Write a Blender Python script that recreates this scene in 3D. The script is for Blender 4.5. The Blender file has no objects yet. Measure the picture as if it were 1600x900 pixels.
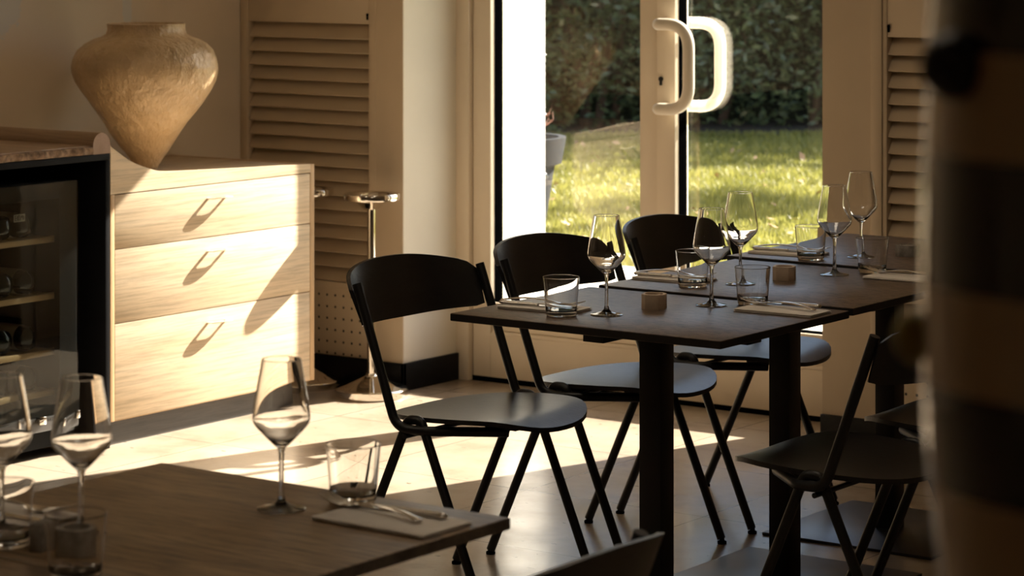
import bpy, bmesh, math, random
import numpy as np
from mathutils import Vector, Matrix

# ------------------------------------------------------------------ camera, sky, sun, exposure
scene = bpy.context.scene
col = scene.collection
TH = math.radians(35.8)                     # the room's axes are turned by this against the view
CT, ST = math.cos(TH), math.sin(TH)
def away(X, Y):                             # metres right of / ahead of the camera -> room x, y
    return X * CT - Y * ST, X * ST + Y * CT

cam_data = bpy.data.cameras.new('camera')
cam = bpy.data.objects.new('camera', cam_data)
col.objects.link(cam)
cam.location = (0, 0, 1.6)
cam.rotation_euler = (math.pi / 2, 0, TH)
cam_data.sensor_width = 36
cam_data.lens = 4160 * 36 / 1600
cam_data.shift_y = -550 / 1600
cam_data.clip_start = 0.05
cam_data.clip_end = 200
cam_data.dof.use_dof = True
cam_data.dof.focus_distance = 6.2
cam_data.dof.aperture_fstop = 7.6
scene.camera = cam

scene.view_settings.view_transform = 'Standard'
scene.view_settings.look = 'None'
scene.view_settings.gamma = 1
scene.view_settings.use_curve_mapping = False
scene.view_settings.exposure = 0.33

SUN = Vector((-0.295, -1.0, -0.72)).normalized()     # the way the sunlight travels
world = bpy.data.worlds.new('sky')
scene.world = world
world.use_nodes = True
wn = world.node_tree
wn.nodes.clear()
wo = wn.nodes.new('ShaderNodeOutputWorld')
wb = wn.nodes.new('ShaderNodeBackground')
ws = wn.nodes.new('ShaderNodeTexSky')
ws.sky_type = 'NISHITA'
ws.sun_disc = False
ws.sun_elevation = math.asin(-SUN.z)
ws.sun_rotation = math.atan2(-SUN.x, -SUN.y)
ws.air_density = 1.0
ws.dust_density = 1.5
wb.inputs['Strength'].default_value = 0.32
wn.links.new(ws.outputs[0], wb.inputs[0])
wn.links.new(wb.outputs[0], wo.inputs[0])

sun_d = bpy.data.lights.new('sun', 'SUN')
sun_d.energy = 24
sun_d.angle = math.radians(0.53)
sun_d.color = (1.0, 0.915, 0.81)
sun = bpy.data.objects.new('sun', sun_d)
sun.rotation_euler = SUN.to_track_quat('-Z', 'Y').to_euler()
sun.location = (0, 12, 9)
col.objects.link(sun)

random.seed(7)
rng = np.random.default_rng(7)

# ------------------------------------------------------------------ materials
def new_mat(name):
    m = bpy.data.materials.new(name)
    m.use_nodes = True
    nt = m.node_tree
    return m, nt, nt.nodes['Principled BSDF']

def setin(b, **kw):
    names = {'rough': 'Roughness', 'metal': 'Metallic', 'spec': 'Specular IOR Level', 'coat': 'Coat Weight',
             'coat_rough': 'Coat Roughness', 'ior': 'IOR', 'trans': 'Transmission Weight', 'sheen': 'Sheen Weight'}
    for k, v in kw.items():
        b.inputs[names[k]].default_value = v

def coords(nt, scale=(1, 1, 1), rot=(0, 0, 0), loc=(0, 0, 0)):
    tc = nt.nodes.new('ShaderNodeTexCoord')
    mp = nt.nodes.new('ShaderNodeMapping')
    mp.inputs['Scale'].default_value = scale
    mp.inputs['Rotation'].default_value = rot
    mp.inputs['Location'].default_value = loc
    nt.links.new(tc.outputs['Object'], mp.inputs['Vector'])
    return mp.outputs[0]

def noise(nt, vec, scale=5, detail=4, rough=0.55):
    n = nt.nodes.new('ShaderNodeTexNoise')
    n.inputs['Scale'].default_value = scale
    n.inputs['Detail'].default_value = detail
    n.inputs['Roughness'].default_value = rough
    if vec is not None:
        nt.links.new(vec, n.inputs['Vector'])
    return n.outputs['Fac']

def ramp(nt, fac, stops):
    r = nt.nodes.new('ShaderNodeValToRGB')
    els = r.color_ramp.elements
    while len(els) < len(stops):
        els.new(0.5)
    for e, (p, c) in zip(els, stops):
        e.position = p
        e.color = (c[0], c[1], c[2], 1)
    nt.links.new(fac, r.inputs[0])
    return r.outputs[0]

def mixc(nt, fac, a, b, mode='MIX'):
    m = nt.nodes.new('ShaderNodeMix')
    m.data_type = 'RGBA'
    m.blend_type = mode
    for sock, v in ((m.inputs[0], fac), (m.inputs[6], a), (m.inputs[7], b)):
        if hasattr(v, 'is_output'):
            nt.links.new(v, sock)
        elif isinstance(v, (int, float)):
            sock.default_value = v
        else:
            sock.default_value = (v[0], v[1], v[2], 1)
    return m.outputs[2]

def bump(nt, b, height, strength=0.2, dist=0.01):
    n = nt.nodes.new('ShaderNodeBump')
    n.inputs['Strength'].default_value = strength
    n.inputs['Distance'].default_value = dist
    nt.links.new(height, n.inputs['Height'])
    nt.links.new(n.outputs[0], b.inputs['Normal'])

def plain(name, c, rough=0.5, metal=0, spec=0.5, vary=0.12, scale=6, bump_s=0.0, **kw):
    m, nt, b = new_mat(name)
    v = coords(nt)
    f = noise(nt, v, scale, 5)
    lo = [x * (1 - vary) for x in c]
    hi = [min(1, x * (1 + vary)) for x in c]
    nt.links.new(ramp(nt, f, [(0.3, lo), (0.7, hi)]), b.inputs['Base Color'])
    setin(b, rough=rough, metal=metal, spec=spec, **kw)
    if bump_s:
        bump(nt, b, noise(nt, v, scale * 12, 3), bump_s, 0.002)
    return m

def wood(name, light, dark, axis='x', rough=0.45, spec=0.4, fine=1.0, bump_s=0.15, contrast=1.0, fl=7, fc=20):
    m, nt, b = new_mat(name)
    long_, cross = 0.9, 14.0
    s = {'x': (long_, cross, cross), 'y': (cross, long_, cross), 'z': (cross, cross, long_)}[axis]
    v = coords(nt, s)
    base = noise(nt, v, 1.0 * fine, 6, 0.6)
    s2 = tuple(x * fc if x > 2 else x * fl for x in s)
    v2 = coords(nt, s2)
    streak = noise(nt, v2, 1.3 * fine, 4, 0.7)
    mid = [(a + c) / 2 for a, c in zip(light, dark)]
    c1 = ramp(nt, base, [(0.30, dark), (0.5, mid), (0.68, light)])
    c2 = ramp(nt, streak, [(0.34, [1 - 0.42 * contrast] * 3), (0.56, (1, 1, 1))])
    nt.links.new(mixc(nt, 1.0, c1, c2, 'MULTIPLY'), b.inputs['Base Color'])
    setin(b, rough=rough, spec=spec)
    bump(nt, b, streak, bump_s, 0.002)
    return m

M = {}
PATCH1, PATCH2 = (6.20, 1.395), (6.775, 1.46)     # worn spots of the left wall (y, z)
M['wall'] = plain('wall_paint', (0.68, 0.57, 0.44), 0.75, spec=0.25, vary=0.05, scale=1.4, bump_s=0.05)
M['plaster'] = plain('reveal_paint', (0.78, 0.72, 0.60), 0.7, spec=0.25, vary=0.05, scale=2, bump_s=0.05)
M['joinery'] = plain('joinery_paint', (0.58, 0.46, 0.315), 0.5, spec=0.4, vary=0.05, scale=3, bump_s=0.03)
M['doorpaint'] = plain('door_enamel', (0.74, 0.63, 0.48), 0.38, spec=0.45, vary=0.03, scale=3)
M['ceiling'] = plain('ceiling_paint', (0.74, 0.66, 0.55), 0.85, vary=0.03)
M['white_out'] = plain('outside_render', (0.80, 0.78, 0.74), 0.8, vary=0.04, scale=5)
M['gasket'] = plain('rubber_gasket', (0.0012, 0.0012, 0.0013), 0.9, spec=0.0)
M['black'] = plain('black_lacquer', (0.007, 0.007, 0.008), 0.6, spec=0.05)
M['steel_black'] = plain('black_powder_coat', (0.005, 0.005, 0.0055), 0.42, spec=0.45)
M['plate_black'] = plain('black_steel_plate', (0.016, 0.017, 0.020), 0.36, spec=0.5)
M['chrome'] = plain('polished_steel', (0.80, 0.76, 0.70), 0.07, metal=1, vary=0.02)
M['cutlery'] = plain('cutlery_steel', (0.62, 0.58, 0.52), 0.20, metal=1, vary=0.03)
M['napkin'] = plain('napkin_linen', (0.84, 0.78, 0.71), 0.9, vary=0.05, scale=30, bump_s=0.1)
M['stone'] = plain('cast_stone', (0.60, 0.475, 0.36), 0.8, vary=0.12, scale=40, bump_s=0.12)
M['stone_dark'] = plain('grey_stone', (0.27, 0.24, 0.205), 0.85, vary=0.35, scale=60, bump_s=0.2)
M['wax'] = plain('candle_wax', (0.62, 0.55, 0.44), 0.55, vary=0.03)
M['handle_cream'] = plain('cream_enamel', (0.70, 0.60, 0.46), 0.4, vary=0.02)
M['pull_white'] = plain('white_nylon', (0.78, 0.70, 0.57), 0.28, vary=0.02)
M['oak'] = wood('light_oak', (0.76, 0.61, 0.43), (0.61, 0.455, 0.285), 'y', 0.5, 0.35, contrast=0.7, fl=4, fc=7)
M['oak_edge'] = wood('oak_edge', (0.66, 0.45, 0.25), (0.52, 0.34, 0.18), 'z', 0.5, 0.35, contrast=0.5)
M['oak_rail'] = wood('oak_rail', (0.42, 0.28, 0.17), (0.30, 0.19, 0.11), 'x', 0.5, 0.35, contrast=0.8)
M['oak_rail_end'] = wood('oak_end_grain', (0.40, 0.27, 0.20), (0.31, 0.20, 0.14), 'x', 0.6, 0.3, contrast=0.6)
M['table_oak'] = wood('table_oak_veneer', (0.36, 0.235, 0.125), (0.21, 0.128, 0.062), 'x', 0.42, 0.45, contrast=1.6, fl=9, fc=6)
M['table_dark'] = wood('smoked_oak_veneer', (0.20, 0.135, 0.090), (0.125, 0.085, 0.056), 'x', 0.40, 0.5, contrast=1.6, fl=34, fc=5)
M['table_edge'] = wood('table_edge_band', (0.27, 0.215, 0.165), (0.10, 0.08, 0.062), 'x', 0.55, 0.35, contrast=1.2)
M['table_edge_black'] = plain('black_edge_band', (0.009, 0.008, 0.008), 0.5)
M['seat_wood'] = wood('black_stained_ash', (0.022, 0.019, 0.016), (0.008, 0.007, 0.007), 'x', 0.36, 0.5, fine=1.6, bump_s=0.25, contrast=1.3, fl=20, fc=5)
M['seat_back'] = wood('black_stained_ash_back', (0.011, 0.010, 0.009), (0.004, 0.004, 0.004), 'y', 0.36, 0.5, fine=1.6, bump_s=0.25, contrast=1.3, fl=14, fc=6)
M['plinth'] = wood('charcoal_plinth', (0.075, 0.066, 0.056), (0.040, 0.036, 0.032), 'y', 0.5, 0.4)
M['fridge_grey'] = plain('dark_grey_steel', (0.055, 0.050, 0.045), 0.35, metal=0.3)
M['fridge_in'] = plain('cooler_lining', (0.010, 0.010, 0.010), 0.7, spec=0.1)
M['shelf_oak'] = wood('beech_shelf', (0.62, 0.40, 0.20), (0.48, 0.29, 0.13), 'y', 0.5, 0.35, contrast=0.5)
M['bottle'] = plain('dark_bottle_glass', (0.006, 0.009, 0.007), 0.08, spec=0.7)
M['label'] = plain('bottle_paper', (0.42, 0.34, 0.25), 0.8)
M['tag_paper'] = plain('tag_paper', (0.5, 0.46, 0.40), 0.7)
M['soil'] = plain('potting_soil', (0.045, 0.03, 0.02), 0.95, vary=0.4, scale=40)
M['pot'] = plain('grey_fibre_pot', (0.030, 0.033, 0.037), 0.8, spec=0.12, vary=0.05, scale=15)
M['twig'] = plain('reddish_twig', (0.28, 0.13, 0.09), 0.7)
M['paving'] = plain('pale_paving', (0.62, 0.58, 0.50), 0.8, vary=0.15, scale=20)
M['leaf_litter'] = plain('dry_leaf', (0.42, 0.26, 0.14), 0.8, vary=0.4, scale=3)
M['bark'] = plain('shrub_bark', (0.07, 0.045, 0.03), 0.9, vary=0.3, scale=20)

m, nt, b = new_mat('worn_wall_paint'); M['wall_worn'] = m
v = coords(nt)
base_ = ramp(nt, noise(nt, v, 1.4, 5), [(0.3, (0.645, 0.54, 0.415)), (0.7, (0.70, 0.59, 0.455))])
geo = nt.nodes.new('ShaderNodeNewGeometry')
mask = None
for (y_, z_, ry_, rz_) in ((PATCH1[0], PATCH1[1], .10, .13), (PATCH2[0], PATCH2[1], .030, .20)):
    mp_ = nt.nodes.new('ShaderNodeMapping'); mp_.vector_type = 'POINT'
    mp_.inputs['Location'].default_value = (0, -y_ / ry_, -z_ / rz_); mp_.inputs['Scale'].default_value = (0, 1 / ry_, 1 / rz_)
    nt.links.new(geo.outputs['Position'], mp_.inputs[0])
    ln_ = nt.nodes.new('ShaderNodeVectorMath'); ln_.operation = 'LENGTH'; nt.links.new(mp_.outputs[0], ln_.inputs[0])
    nz = noise(nt, v, 14, 6, 0.7)
    ad = nt.nodes.new('ShaderNodeMath'); ad.operation = 'MULTIPLY_ADD'; nt.links.new(nz, ad.inputs[0]); ad.inputs[1].default_value = 1.6; nt.links.new(ln_.outputs['Value'], ad.inputs[2])
    lt = nt.nodes.new('ShaderNodeMapRange'); lt.inputs[1].default_value = 1.75; lt.inputs[2].default_value = 1.65; nt.links.new(ad.outputs[0], lt.inputs[0])
    if mask is None: mask = lt.outputs[0]
    else:
        mxm = nt.nodes.new('ShaderNodeMath'); mxm.operation = 'MAXIMUM'; nt.links.new(mask, mxm.inputs[0]); nt.links.new(lt.outputs[0], mxm.inputs[1]); mask = mxm.outputs[0]
nt.links.new(mixc(nt, mask, base_, (0.60, 0.565, 0.51)), b.inputs['Base Color'])
setin(b, rough=0.75, spec=0.25)

# travertine floor, square slabs
m, nt, b = new_mat('stone_floor'); M['floor'] = m
v = coords(nt, (1, 1, 1))
v_tile = coords(nt, (1, 1, 1), (0, 0, 0), (4.462 % 0.6 + 0.0, -6.259 % 0.6, 0))
br = nt.nodes.new('ShaderNodeTexBrick')
br.offset = 0.0; br.squash = 1.0
br.inputs['Scale'].default_value = 1.0
br.inputs['Brick Width'].default_value = 0.6
br.inputs['Row Height'].default_value = 0.6
br.inputs['Mortar Size'].default_value = 0.0022
br.inputs['Mortar Smooth'].default_value = 0.2
br.inputs['Color1'].default_value = (0.48, 0.40, 0.315, 1)
br.inputs['Color2'].default_value = (0.43, 0.36, 0.28, 1)
br.inputs['Mortar'].default_value = (0.19, 0.15, 0.12, 1)
nt.links.new(v_tile, br.inputs['Vector'])
cl = noise(nt, v, 3.2, 8, 0.62)
cloud = ramp(nt, cl, [(0.28, (0.56, 0.50, 0.45)), (0.46, (0.86, 0.82, 0.77)), (0.56, (0.97, 0.95, 0.92)), (0.72, (1, 1, 1))])
c1 = mixc(nt, 1.0, br.outputs['Color'], cloud, 'MULTIPLY')
vs = coords(nt, (9, 26, 1), (0, 0, 0.5))
sp = noise(nt, vs, 2.2, 3, 0.5)
c2 = mixc(nt, 1.0, c1, ramp(nt, sp, [(0.27, (0.25, 0.22, 0.20)), (0.31, (1, 1, 1))]), 'MULTIPLY')
nt.links.new(c2, b.inputs['Base Color'])
nt.links.new(ramp(nt, cl, [(0.35, (0.27,) * 3), (0.65, (0.16,) * 3)]), b.inputs['Roughness'])
setin(b, spec=0.5)
bump(nt, b, br.outputs['Fac'], -0.2, 0.002)

# black marble skirting
m, nt, b = new_mat('black_marble'); M['marble'] = m
v = coords(nt)
f = noise(nt, v, 7, 10, 0.7)
nt.links.new(ramp(nt, f, [(0.5, (0.004, 0.004, 0.004)), (0.66, (0.012, 0.012, 0.012)), (0.78, (0.07, 0.065, 0.06))]), b.inputs['Base Color'])
setin(b, rough=0.55, spec=0.2)

# perforated panel: rows of small holes
m, nt, b = new_mat('perforated_paint'); M['perforated'] = m
tc = nt.nodes.new('ShaderNodeTexCoord')
sx = nt.nodes.new('ShaderNodeSeparateXYZ'); nt.links.new(tc.outputs['Object'], sx.inputs[0])
def math_node(op, a, b2=None):
    n = nt.nodes.new('ShaderNodeMath'); n.operation = op
    for i, q in enumerate((a, b2)):
        if q is None: continue
        if hasattr(q, 'is_output'): nt.links.new(q, n.inputs[i])
        else: n.inputs[i].default_value = q
    return n.outputs[0]
def cell(sock, pitch):
    return math_node('MULTIPLY', math_node('SUBTRACT', math_node('FRACT', math_node('DIVIDE', sock, pitch)), 0.5), pitch)
gx, gz = cell(sx.outputs['X'], 0.038), cell(sx.outputs['Z'], 0.0415)
d = math_node('SQRT', math_node('ADD', math_node('MULTIPLY', gx, gx), math_node('MULTIPLY', gz, gz)))
hole = math_node('LESS_THAN', d, 0.0046)
nt.links.new(mixc(nt, hole, (0.58, 0.46, 0.315), (0.01, 0.008, 0.006)), b.inputs['Base Color'])
setin(b, rough=0.5)

# flat glazing: clear with Fresnel reflection, lets sunlight straight through
def pane_mat(name, tint, ior=1.5, boost=1.0):
    m = bpy.data.materials.new(name); m.use_nodes = True
    nt = m.node_tree; nt.nodes.clear()
    o = nt.nodes.new('ShaderNodeOutputMaterial')
    t = nt.nodes.new('ShaderNodeBsdfTransparent'); t.inputs[0].default_value = (*tint, 1)
    g = nt.nodes.new('ShaderNodeBsdfGlossy'); g.inputs['Roughness'].default_value = 0.0
    fr = nt.nodes.new('ShaderNodeFresnel')
    ge = nt.nodes.new('ShaderNodeNewGeometry')          # same reflectance from either face of the sheet
    mrr = nt.nodes.new('ShaderNodeMapRange'); mrr.inputs[3].default_value = ior; mrr.inputs[4].default_value = 1 / ior
    nt.links.new(ge.outputs['Backfacing'], mrr.inputs[0]); nt.links.new(mrr.outputs[0], fr.inputs[0])
    mul = nt.nodes.new('ShaderNodeMath'); mul.operation = 'MULTIPLY'; mul.inputs[1].default_value = boost
    mx = nt.nodes.new('ShaderNodeMixShader')
    nt.links.new(fr.outputs[0], mul.inputs[0])
    nt.links.new(mul.outputs[0], mx.inputs[0]); nt.links.new(t.outputs[0], mx.inputs[1]); nt.links.new(g.outputs[0], mx.inputs[2])
    nt.links.new(mx.outputs[0], o.inputs[0])
    return m
M['pane'] = pane_mat('door_glazing', (0.97, 0.975, 0.96), 1.5, 2.2)
M['cooler_pane'] = pane_mat('cooler_glazing', (0.74, 0.77, 0.76), 1.5, 1.0)

m, nt, b = new_mat('drinking_glass'); M['glass'] = m
b.inputs['Base Color'].default_value = (0.99, 0.99, 0.985, 1)
setin(b, rough=0.0, trans=1.0, ior=1.47)

# raw clay vase
m, nt, b = new_mat('raw_clay'); M['clay'] = m
v = coords(nt, (1, 1, 1.6))
f = noise(nt, v, 9, 6, 0.6)
nt.links.new(ramp(nt, f, [(0.3, (0.52, 0.36, 0.20)), (0.55, (0.65, 0.465, 0.27)), (0.75, (0.70, 0.53, 0.33))]), b.inputs['Base Color'])
setin(b, rough=0.30, spec=0.5)
bump(nt, b, noise(nt, coords(nt, (1, 1, 0.7)), 30, 4, 0.6), 0.9, 0.014)

# striped glazed vase
m, nt, b = new_mat('striped_glaze'); M['striped'] = m
tc = nt.nodes.new('ShaderNodeTexCoord')
sx = nt.nodes.new('ShaderNodeSeparateXYZ'); nt.links.new(tc.outputs['Object'], sx.inputs[0])
r = nt.nodes.new('ShaderNodeValToRGB'); r.color_ramp.interpolation = 'CONSTANT'
blk, tan = (0.004, 0.004, 0.004, 1), (0.55, 0.36, 0.20, 1)
zs = [1.10, 1.195, 1.2535, 1.312, 1.367, 1.418, 1.4846, 1.539, 1.60, 1.66]
els = r.color_ramp.elements
while len(els) < len(zs): els.new(0.5)
cols = [tan, blk, tan, blk, tan, blk, tan, blk, tan, blk]
for e, z, c in zip(els, zs, cols):
    e.position = (z - 1.10) / 0.6; e.color = c
mr = nt.nodes.new('ShaderNodeMapRange')
mr.inputs[1].default_value = 0.0; mr.inputs[2].default_value = 0.6
nt.links.new(sx.outputs['Z'], mr.inputs[0]); nt.links.new(mr.outputs[0], r.inputs[0])
nt.links.new(r.outputs[0], b.inputs['Base Color'])
setin(b, rough=0.16, spec=0.6, coat=1.0, coat_rough=0.04)
M['knob_grey'] = plain('charcoal_glaze', (0.012, 0.014, 0.016), 0.5)
M['knob_olive'] = plain('olive_glaze', (0.30, 0.22, 0.03), 0.45)

def leaf_mat(name, a, c, rough, transl):
    m, nt, b = new_mat(name)
    oi = nt.nodes.new('ShaderNodeTexCoord')
    f = noise(nt, oi.outputs['Object'], 2.6, 5, 0.7)
    cc = ramp(nt, f, [(0.3, a), (0.7, c)])
    nt.links.new(cc, b.inputs['Base Color'])
    setin(b, rough=rough, spec=0.5)
    tr = nt.nodes.new('ShaderNodeBsdfTranslucent'); nt.links.new(cc, tr.inputs[0])
    mx = nt.nodes.new('ShaderNodeMixShader'); mx.inputs[0].default_value = transl
    out = nt.nodes['Material Output']
    nt.links.new(b.outputs[0], mx.inputs[1]); nt.links.new(tr.outputs[0], mx.inputs[2])
    nt.links.new(mx.outputs[0], out.inputs[0])
    return m
M['hedge'] = leaf_mat('hedge_leaf', (0.058, 0.085, 0.045), (0.17, 0.215, 0.11), 0.2, 0.3)
M['grass'] = leaf_mat('grass_blade', (0.20, 0.20, 0.042), (0.39, 0.365, 0.095), 0.45, 0.4)
M['turf'] = plain('turf_soil', (0.20, 0.21, 0.05), 0.95, vary=0.35, scale=4)
M['mulch'] = plain('hedge_mulch', (0.05, 0.036, 0.025), 0.95, vary=0.5, scale=12)

# ------------------------------------------------------------------ mesh helpers
class MB:
    def __init__(s):
        s.bm = bmesh.new()
    def box(s, x0, x1, y0, y1, z0, z1, bev=0.0, seg=2):
        vs = [s.bm.verts.new(p) for p in ((x0, y0, z0), (x1, y0, z0), (x1, y1, z0), (x0, y1, z0),
                                          (x0, y0, z1), (x1, y0, z1), (x1, y1, z1), (x0, y1, z1))]
        fs = [s.bm.faces.new([vs[i] for i in q]) for q in ((0, 3, 2, 1), (4, 5, 6, 7), (0, 1, 5, 4), (1, 2, 6, 5), (2, 3, 7, 6), (3, 0, 4, 7))]
        if bev:
            es = list({e for f in fs for e in f.edges})
            bmesh.ops.bevel(s.bm, geom=es, offset=bev, segments=seg, affect='EDGES', profile=0.5)
        return s
    def rings(s, rings, closed=True, cap=(True, True)):
        rv = [[s.bm.verts.new(p) for p in r] for r in rings]
        n = len(rv[0])
        for a, c in zip(rv[:-1], rv[1:]):
            for j in range(n if closed else n - 1):
                k = (j + 1) % n
                s.bm.faces.new((a[j], a[k], c[k], c[j]))
        if cap[0]: s.bm.faces.new(list(reversed(rv[0])))
        if cap[1]: s.bm.faces.new(rv[-1])
        return s
    def tube(s, pts, r, seg=12, cap=True):
        pts = [Vector(p) for p in pts]
        n = len(pts)
        rr = r if isinstance(r, (list, tuple)) else [r] * n
        tan = []
        for i in range(n):
            a = pts[max(i - 1, 0)]; c = pts[min(i + 1, n - 1)]
            tan.append((c - a).normalized())
        up = Vector((0, 0, 1)) if abs(tan[0].z) < 0.9 else Vector((1, 0, 0))
        nrm = (up - tan[0] * up.dot(tan[0])).normalized()
        rings = []
        for i in range(n):
            nrm = (nrm - tan[i] * nrm.dot(tan[i])).normalized()
            bi = tan[i].cross(nrm)
            rings.append([pts[i] + rr[i] * (math.cos(2 * math.pi * j / seg) * nrm + math.sin(2 * math.pi * j / seg) * bi) for j in range(seg)])
        return s.rings(rings, True, (cap, cap))
    def lathe(s, prof, seg=40, c=(0, 0, 0), axis='z'):
        def pt(r, h, a):
            x, y = r * math.cos(a), r * math.sin(a)
            if axis == 'z': p = (x, y, h)
            elif axis == 'x': p = (h, x, y)
            else: p = (y, h, x)
            return (p[0] + c[0], p[1] + c[1], p[2] + c[2])
        rv = []
        for r, h in prof:
            if r < 1e-6: rv.append([s.bm.verts.new(pt(0, h, 0))])
            else: rv.append([s.bm.verts.new(pt(r, h, 2 * math.pi * j / seg)) for j in range(seg)])
        for a, d in zip(rv[:-1], rv[1:]):
            for j in range(seg):
                k = (j + 1) % seg
                if len(a) == 1 and len(d) == 1: continue
                if len(a) == 1: s.bm.faces.new((a[0], d[k], d[j]))
                elif len(d) == 1: s.bm.faces.new((a[j], a[k], d[0]))
                else: s.bm.faces.new((a[j], a[k], d[k], d[j]))
        return s
    def sphere(s, c, r, seg=24, ring=14, sc=(1, 1, 1)):
        prof = [(r * math.sin(math.pi * i / ring), -r * math.cos(math.pi * i / ring)) for i in range(ring + 1)]
        prof[0] = (0, -r); prof[-1] = (0, r)
        n0 = len(s.bm.verts)
        s.lathe(prof, seg)
        s.bm.verts.ensure_lookup_table()
        for v in s.bm.verts[n0:]:
            v.co = Vector((v.co.x * sc[0] + c[0], v.co.y * sc[1] + c[1], v.co.z * sc[2] + c[2]))
        return s
    def prism(s, poly, plane, a, b2, bev=0.0):
        def P(p, d):
            if plane == 'xy': return (p[0], p[1], d)
            if plane == 'xz': return (p[0], d, p[1])
            return (d, p[0], p[1])
        A = [s.bm.verts.new(P(p, a)) for p in poly]
        B = [s.bm.verts.new(P(p, b2)) for p in poly]
        n = len(poly)
        fs = [s.bm.faces.new(list(reversed(A))), s.bm.faces.new(B)]
        for j in range(n):
            k = (j + 1) % n
            fs.append(s.bm.faces.new((A[j], A[k], B[k], B[j])))
        bmesh.ops.recalc_face_normals(s.bm, faces=fs)
        if bev:
            es = [e for e in fs[0].edges] + [e for e in fs[1].edges]
            bmesh.ops.bevel(s.bm, geom=es, offset=bev, segments=2, affect='EDGES', profile=0.5)
        return s
    def build(s, name, mat, parent=None, smooth=35, recalc=False):
        if recalc: bmesh.ops.recalc_face_normals(s.bm, faces=s.bm.faces[:])
        me = bpy.data.meshes.new(name)
        s.bm.to_mesh(me); s.bm.free()
        if smooth:
            me.polygons.foreach_set('use_smooth', [True] * len(me.polygons))
            me.set_sharp_from_angle(angle=math.radians(smooth))
        me.materials.append(M[mat] if isinstance(mat, str) else mat)
        o = bpy.data.objects.new(name, me)
        col.objects.link(o)
        if parent is not None: o.parent = parent
        return o

def tag(o, label=None, cat=None, group=None, kind=None):
    if label: o['label'] = label
    if cat: o['category'] = cat
    if group: o['group'] = group
    if kind: o['kind'] = kind
    return o

def thing(name, label, cat, loc=(0, 0, 0), rz=0.0, group=None, kind=None):
    o = bpy.data.objects.new(name, None)
    col.objects.link(o)
    o.location = loc; o.rotation_euler = (0, 0, rz)
    o.empty_display_size = 0.05
    return tag(o, label, cat, group, kind)

def copy_tree(o, parent=None):
    c = o.copy(); col.objects.link(c)
    if parent is not None: c.parent = parent
    for ch in list(o.children): copy_tree(ch, c)
    return c

def place(proto, used, loc, rz, label):
    o = proto if not used else copy_tree(proto)
    o.location = loc; o.rotation_euler = (0, 0, rz); o['label'] = label
    return o

def dense(prof, step=.004, edge=.0006):
    out = [prof[0]]
    for (r0, z0), (r1, z1) in zip(prof[:-1], prof[1:]):
        L = math.hypot(r1 - r0, z1 - z0)
        n = max(1, int(math.ceil(L / step)))
        ts = [i / n for i in range(1, n)]
        if L > 4 * edge: ts = sorted(set([edge / L] + [t for t in ts if edge / L * 1.5 < t < 1 - edge / L * 1.5] + [1 - edge / L]))
        out += [(r0 + (r1 - r0) * t, z0 + (z1 - z0) * t) for t in ts] + [(r1, z1)]
    return out

def arc(cx, cy, r, a0, a1, n):
    return [(cx + r * math.cos(math.radians(a0 + (a1 - a0) * i / n)), cy + r * math.sin(math.radians(a0 + (a1 - a0) * i / n))) for i in range(n + 1)]

def fillet(pts, r, n=6, lim=0.49):
    """round the inner corners of a polyline"""
    pts = [Vector(p) for p in pts]
    out = [pts[0]]
    for i in range(1, len(pts) - 1):
        a, p, c = pts[i - 1], pts[i], pts[i + 1]
        u, w = (a - p).normalized(), (c - p).normalized()
        ang = u.angle(w)
        d = min(r / math.tan(ang / 2), lim * (a - p).length, lim * (c - p).length)
        s, e = p + u * d, p + w * d
        for k in range(n + 1):
            t = k / n
            out.append(s * (1 - t) ** 2 + p * 2 * t * (1 - t) + e * t ** 2)
    out.append(pts[-1])
    return out

# ------------------------------------------------------------------ the room
WL, WV, DV = -6.549, 7.371, 7.70        # left wall, shutter wall, inner face of the glazed door
UR, VB, CEIL = 1.3, -2.6, 2.9
GZ = 0.28                               # the ground outside
D0, D1 = -5.797, -4.09                  # door opening
def struct(o, label, cat='wall'):
    return tag(o, label, cat, kind='structure')

mb = MB(); mb.box(WL - .2, UR + .2, VB - .2, DV + .05, -0.12, 0)
struct(mb.build('floor', 'floor', smooth=0), 'pale polished stone slab floor with sunlit patches', 'floor')
mb = MB(); mb.box(WL - .2, UR + .2, VB - .2, 8.03, CEIL, CEIL + .15)
struct(mb.build('ceiling', 'ceiling', smooth=0), 'warm painted ceiling above the dining room', 'ceiling')
mb = MB(); mb.box(WL - .2, WL, VB - .2, 8.03, 0, CEIL)
struct(mb.build('wall_left', 'wall_worn', smooth=0), 'beige painted wall behind the clay vase')
# wall of the glazed door: left piece with its deep reveal, right piece, strip above the door
mb = MB(); mb.box(WL, -5.80, WV + .07, 8.03, 0, CEIL); mb.box(-5.906, -5.788, WV, DV + .02, 0, CEIL)
struct(mb.build('wall_far', 'plaster', smooth=0), 'pale wall corner and reveal left of the glass doors')
mb = MB(); mb.box(-5.909, -5.787, WV - .003, WV + .002, 0.096, CEIL)
struct(mb.build('trim_1', 'joinery', smooth=0), 'flat beige casing strip between left shutter and wall corner', 'trim')
mb = MB(); mb.box(-4.111, UR, WV + .07, 8.03, 0, CEIL); mb.box(-4.111, -3.897, WV, WV + .08, 0, CEIL)
mb.box(-3.1, UR, WV, WV + .08, 0, CEIL)
struct(mb.build('wall_right_of_door', 'joinery', smooth=0), 'beige painted wall post right of the glass doors')
mb = MB(); mb.box(-5.788, -4.111, WV, 8.03, 2.18, CEIL)
struct(mb.build('wall_over_door', 'plaster', smooth=0), 'pale wall strip above the glass doors')
mb = MB(); mb.box(UR, UR + .2, VB - .2, 8.03, 0, CEIL)
struct(mb.build('wall_right', 'wall', smooth=0), 'beige painted wall on the right side of the room')
mb = MB(); mb.box(WL, UR, VB - .2, VB, 0, CEIL)
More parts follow.
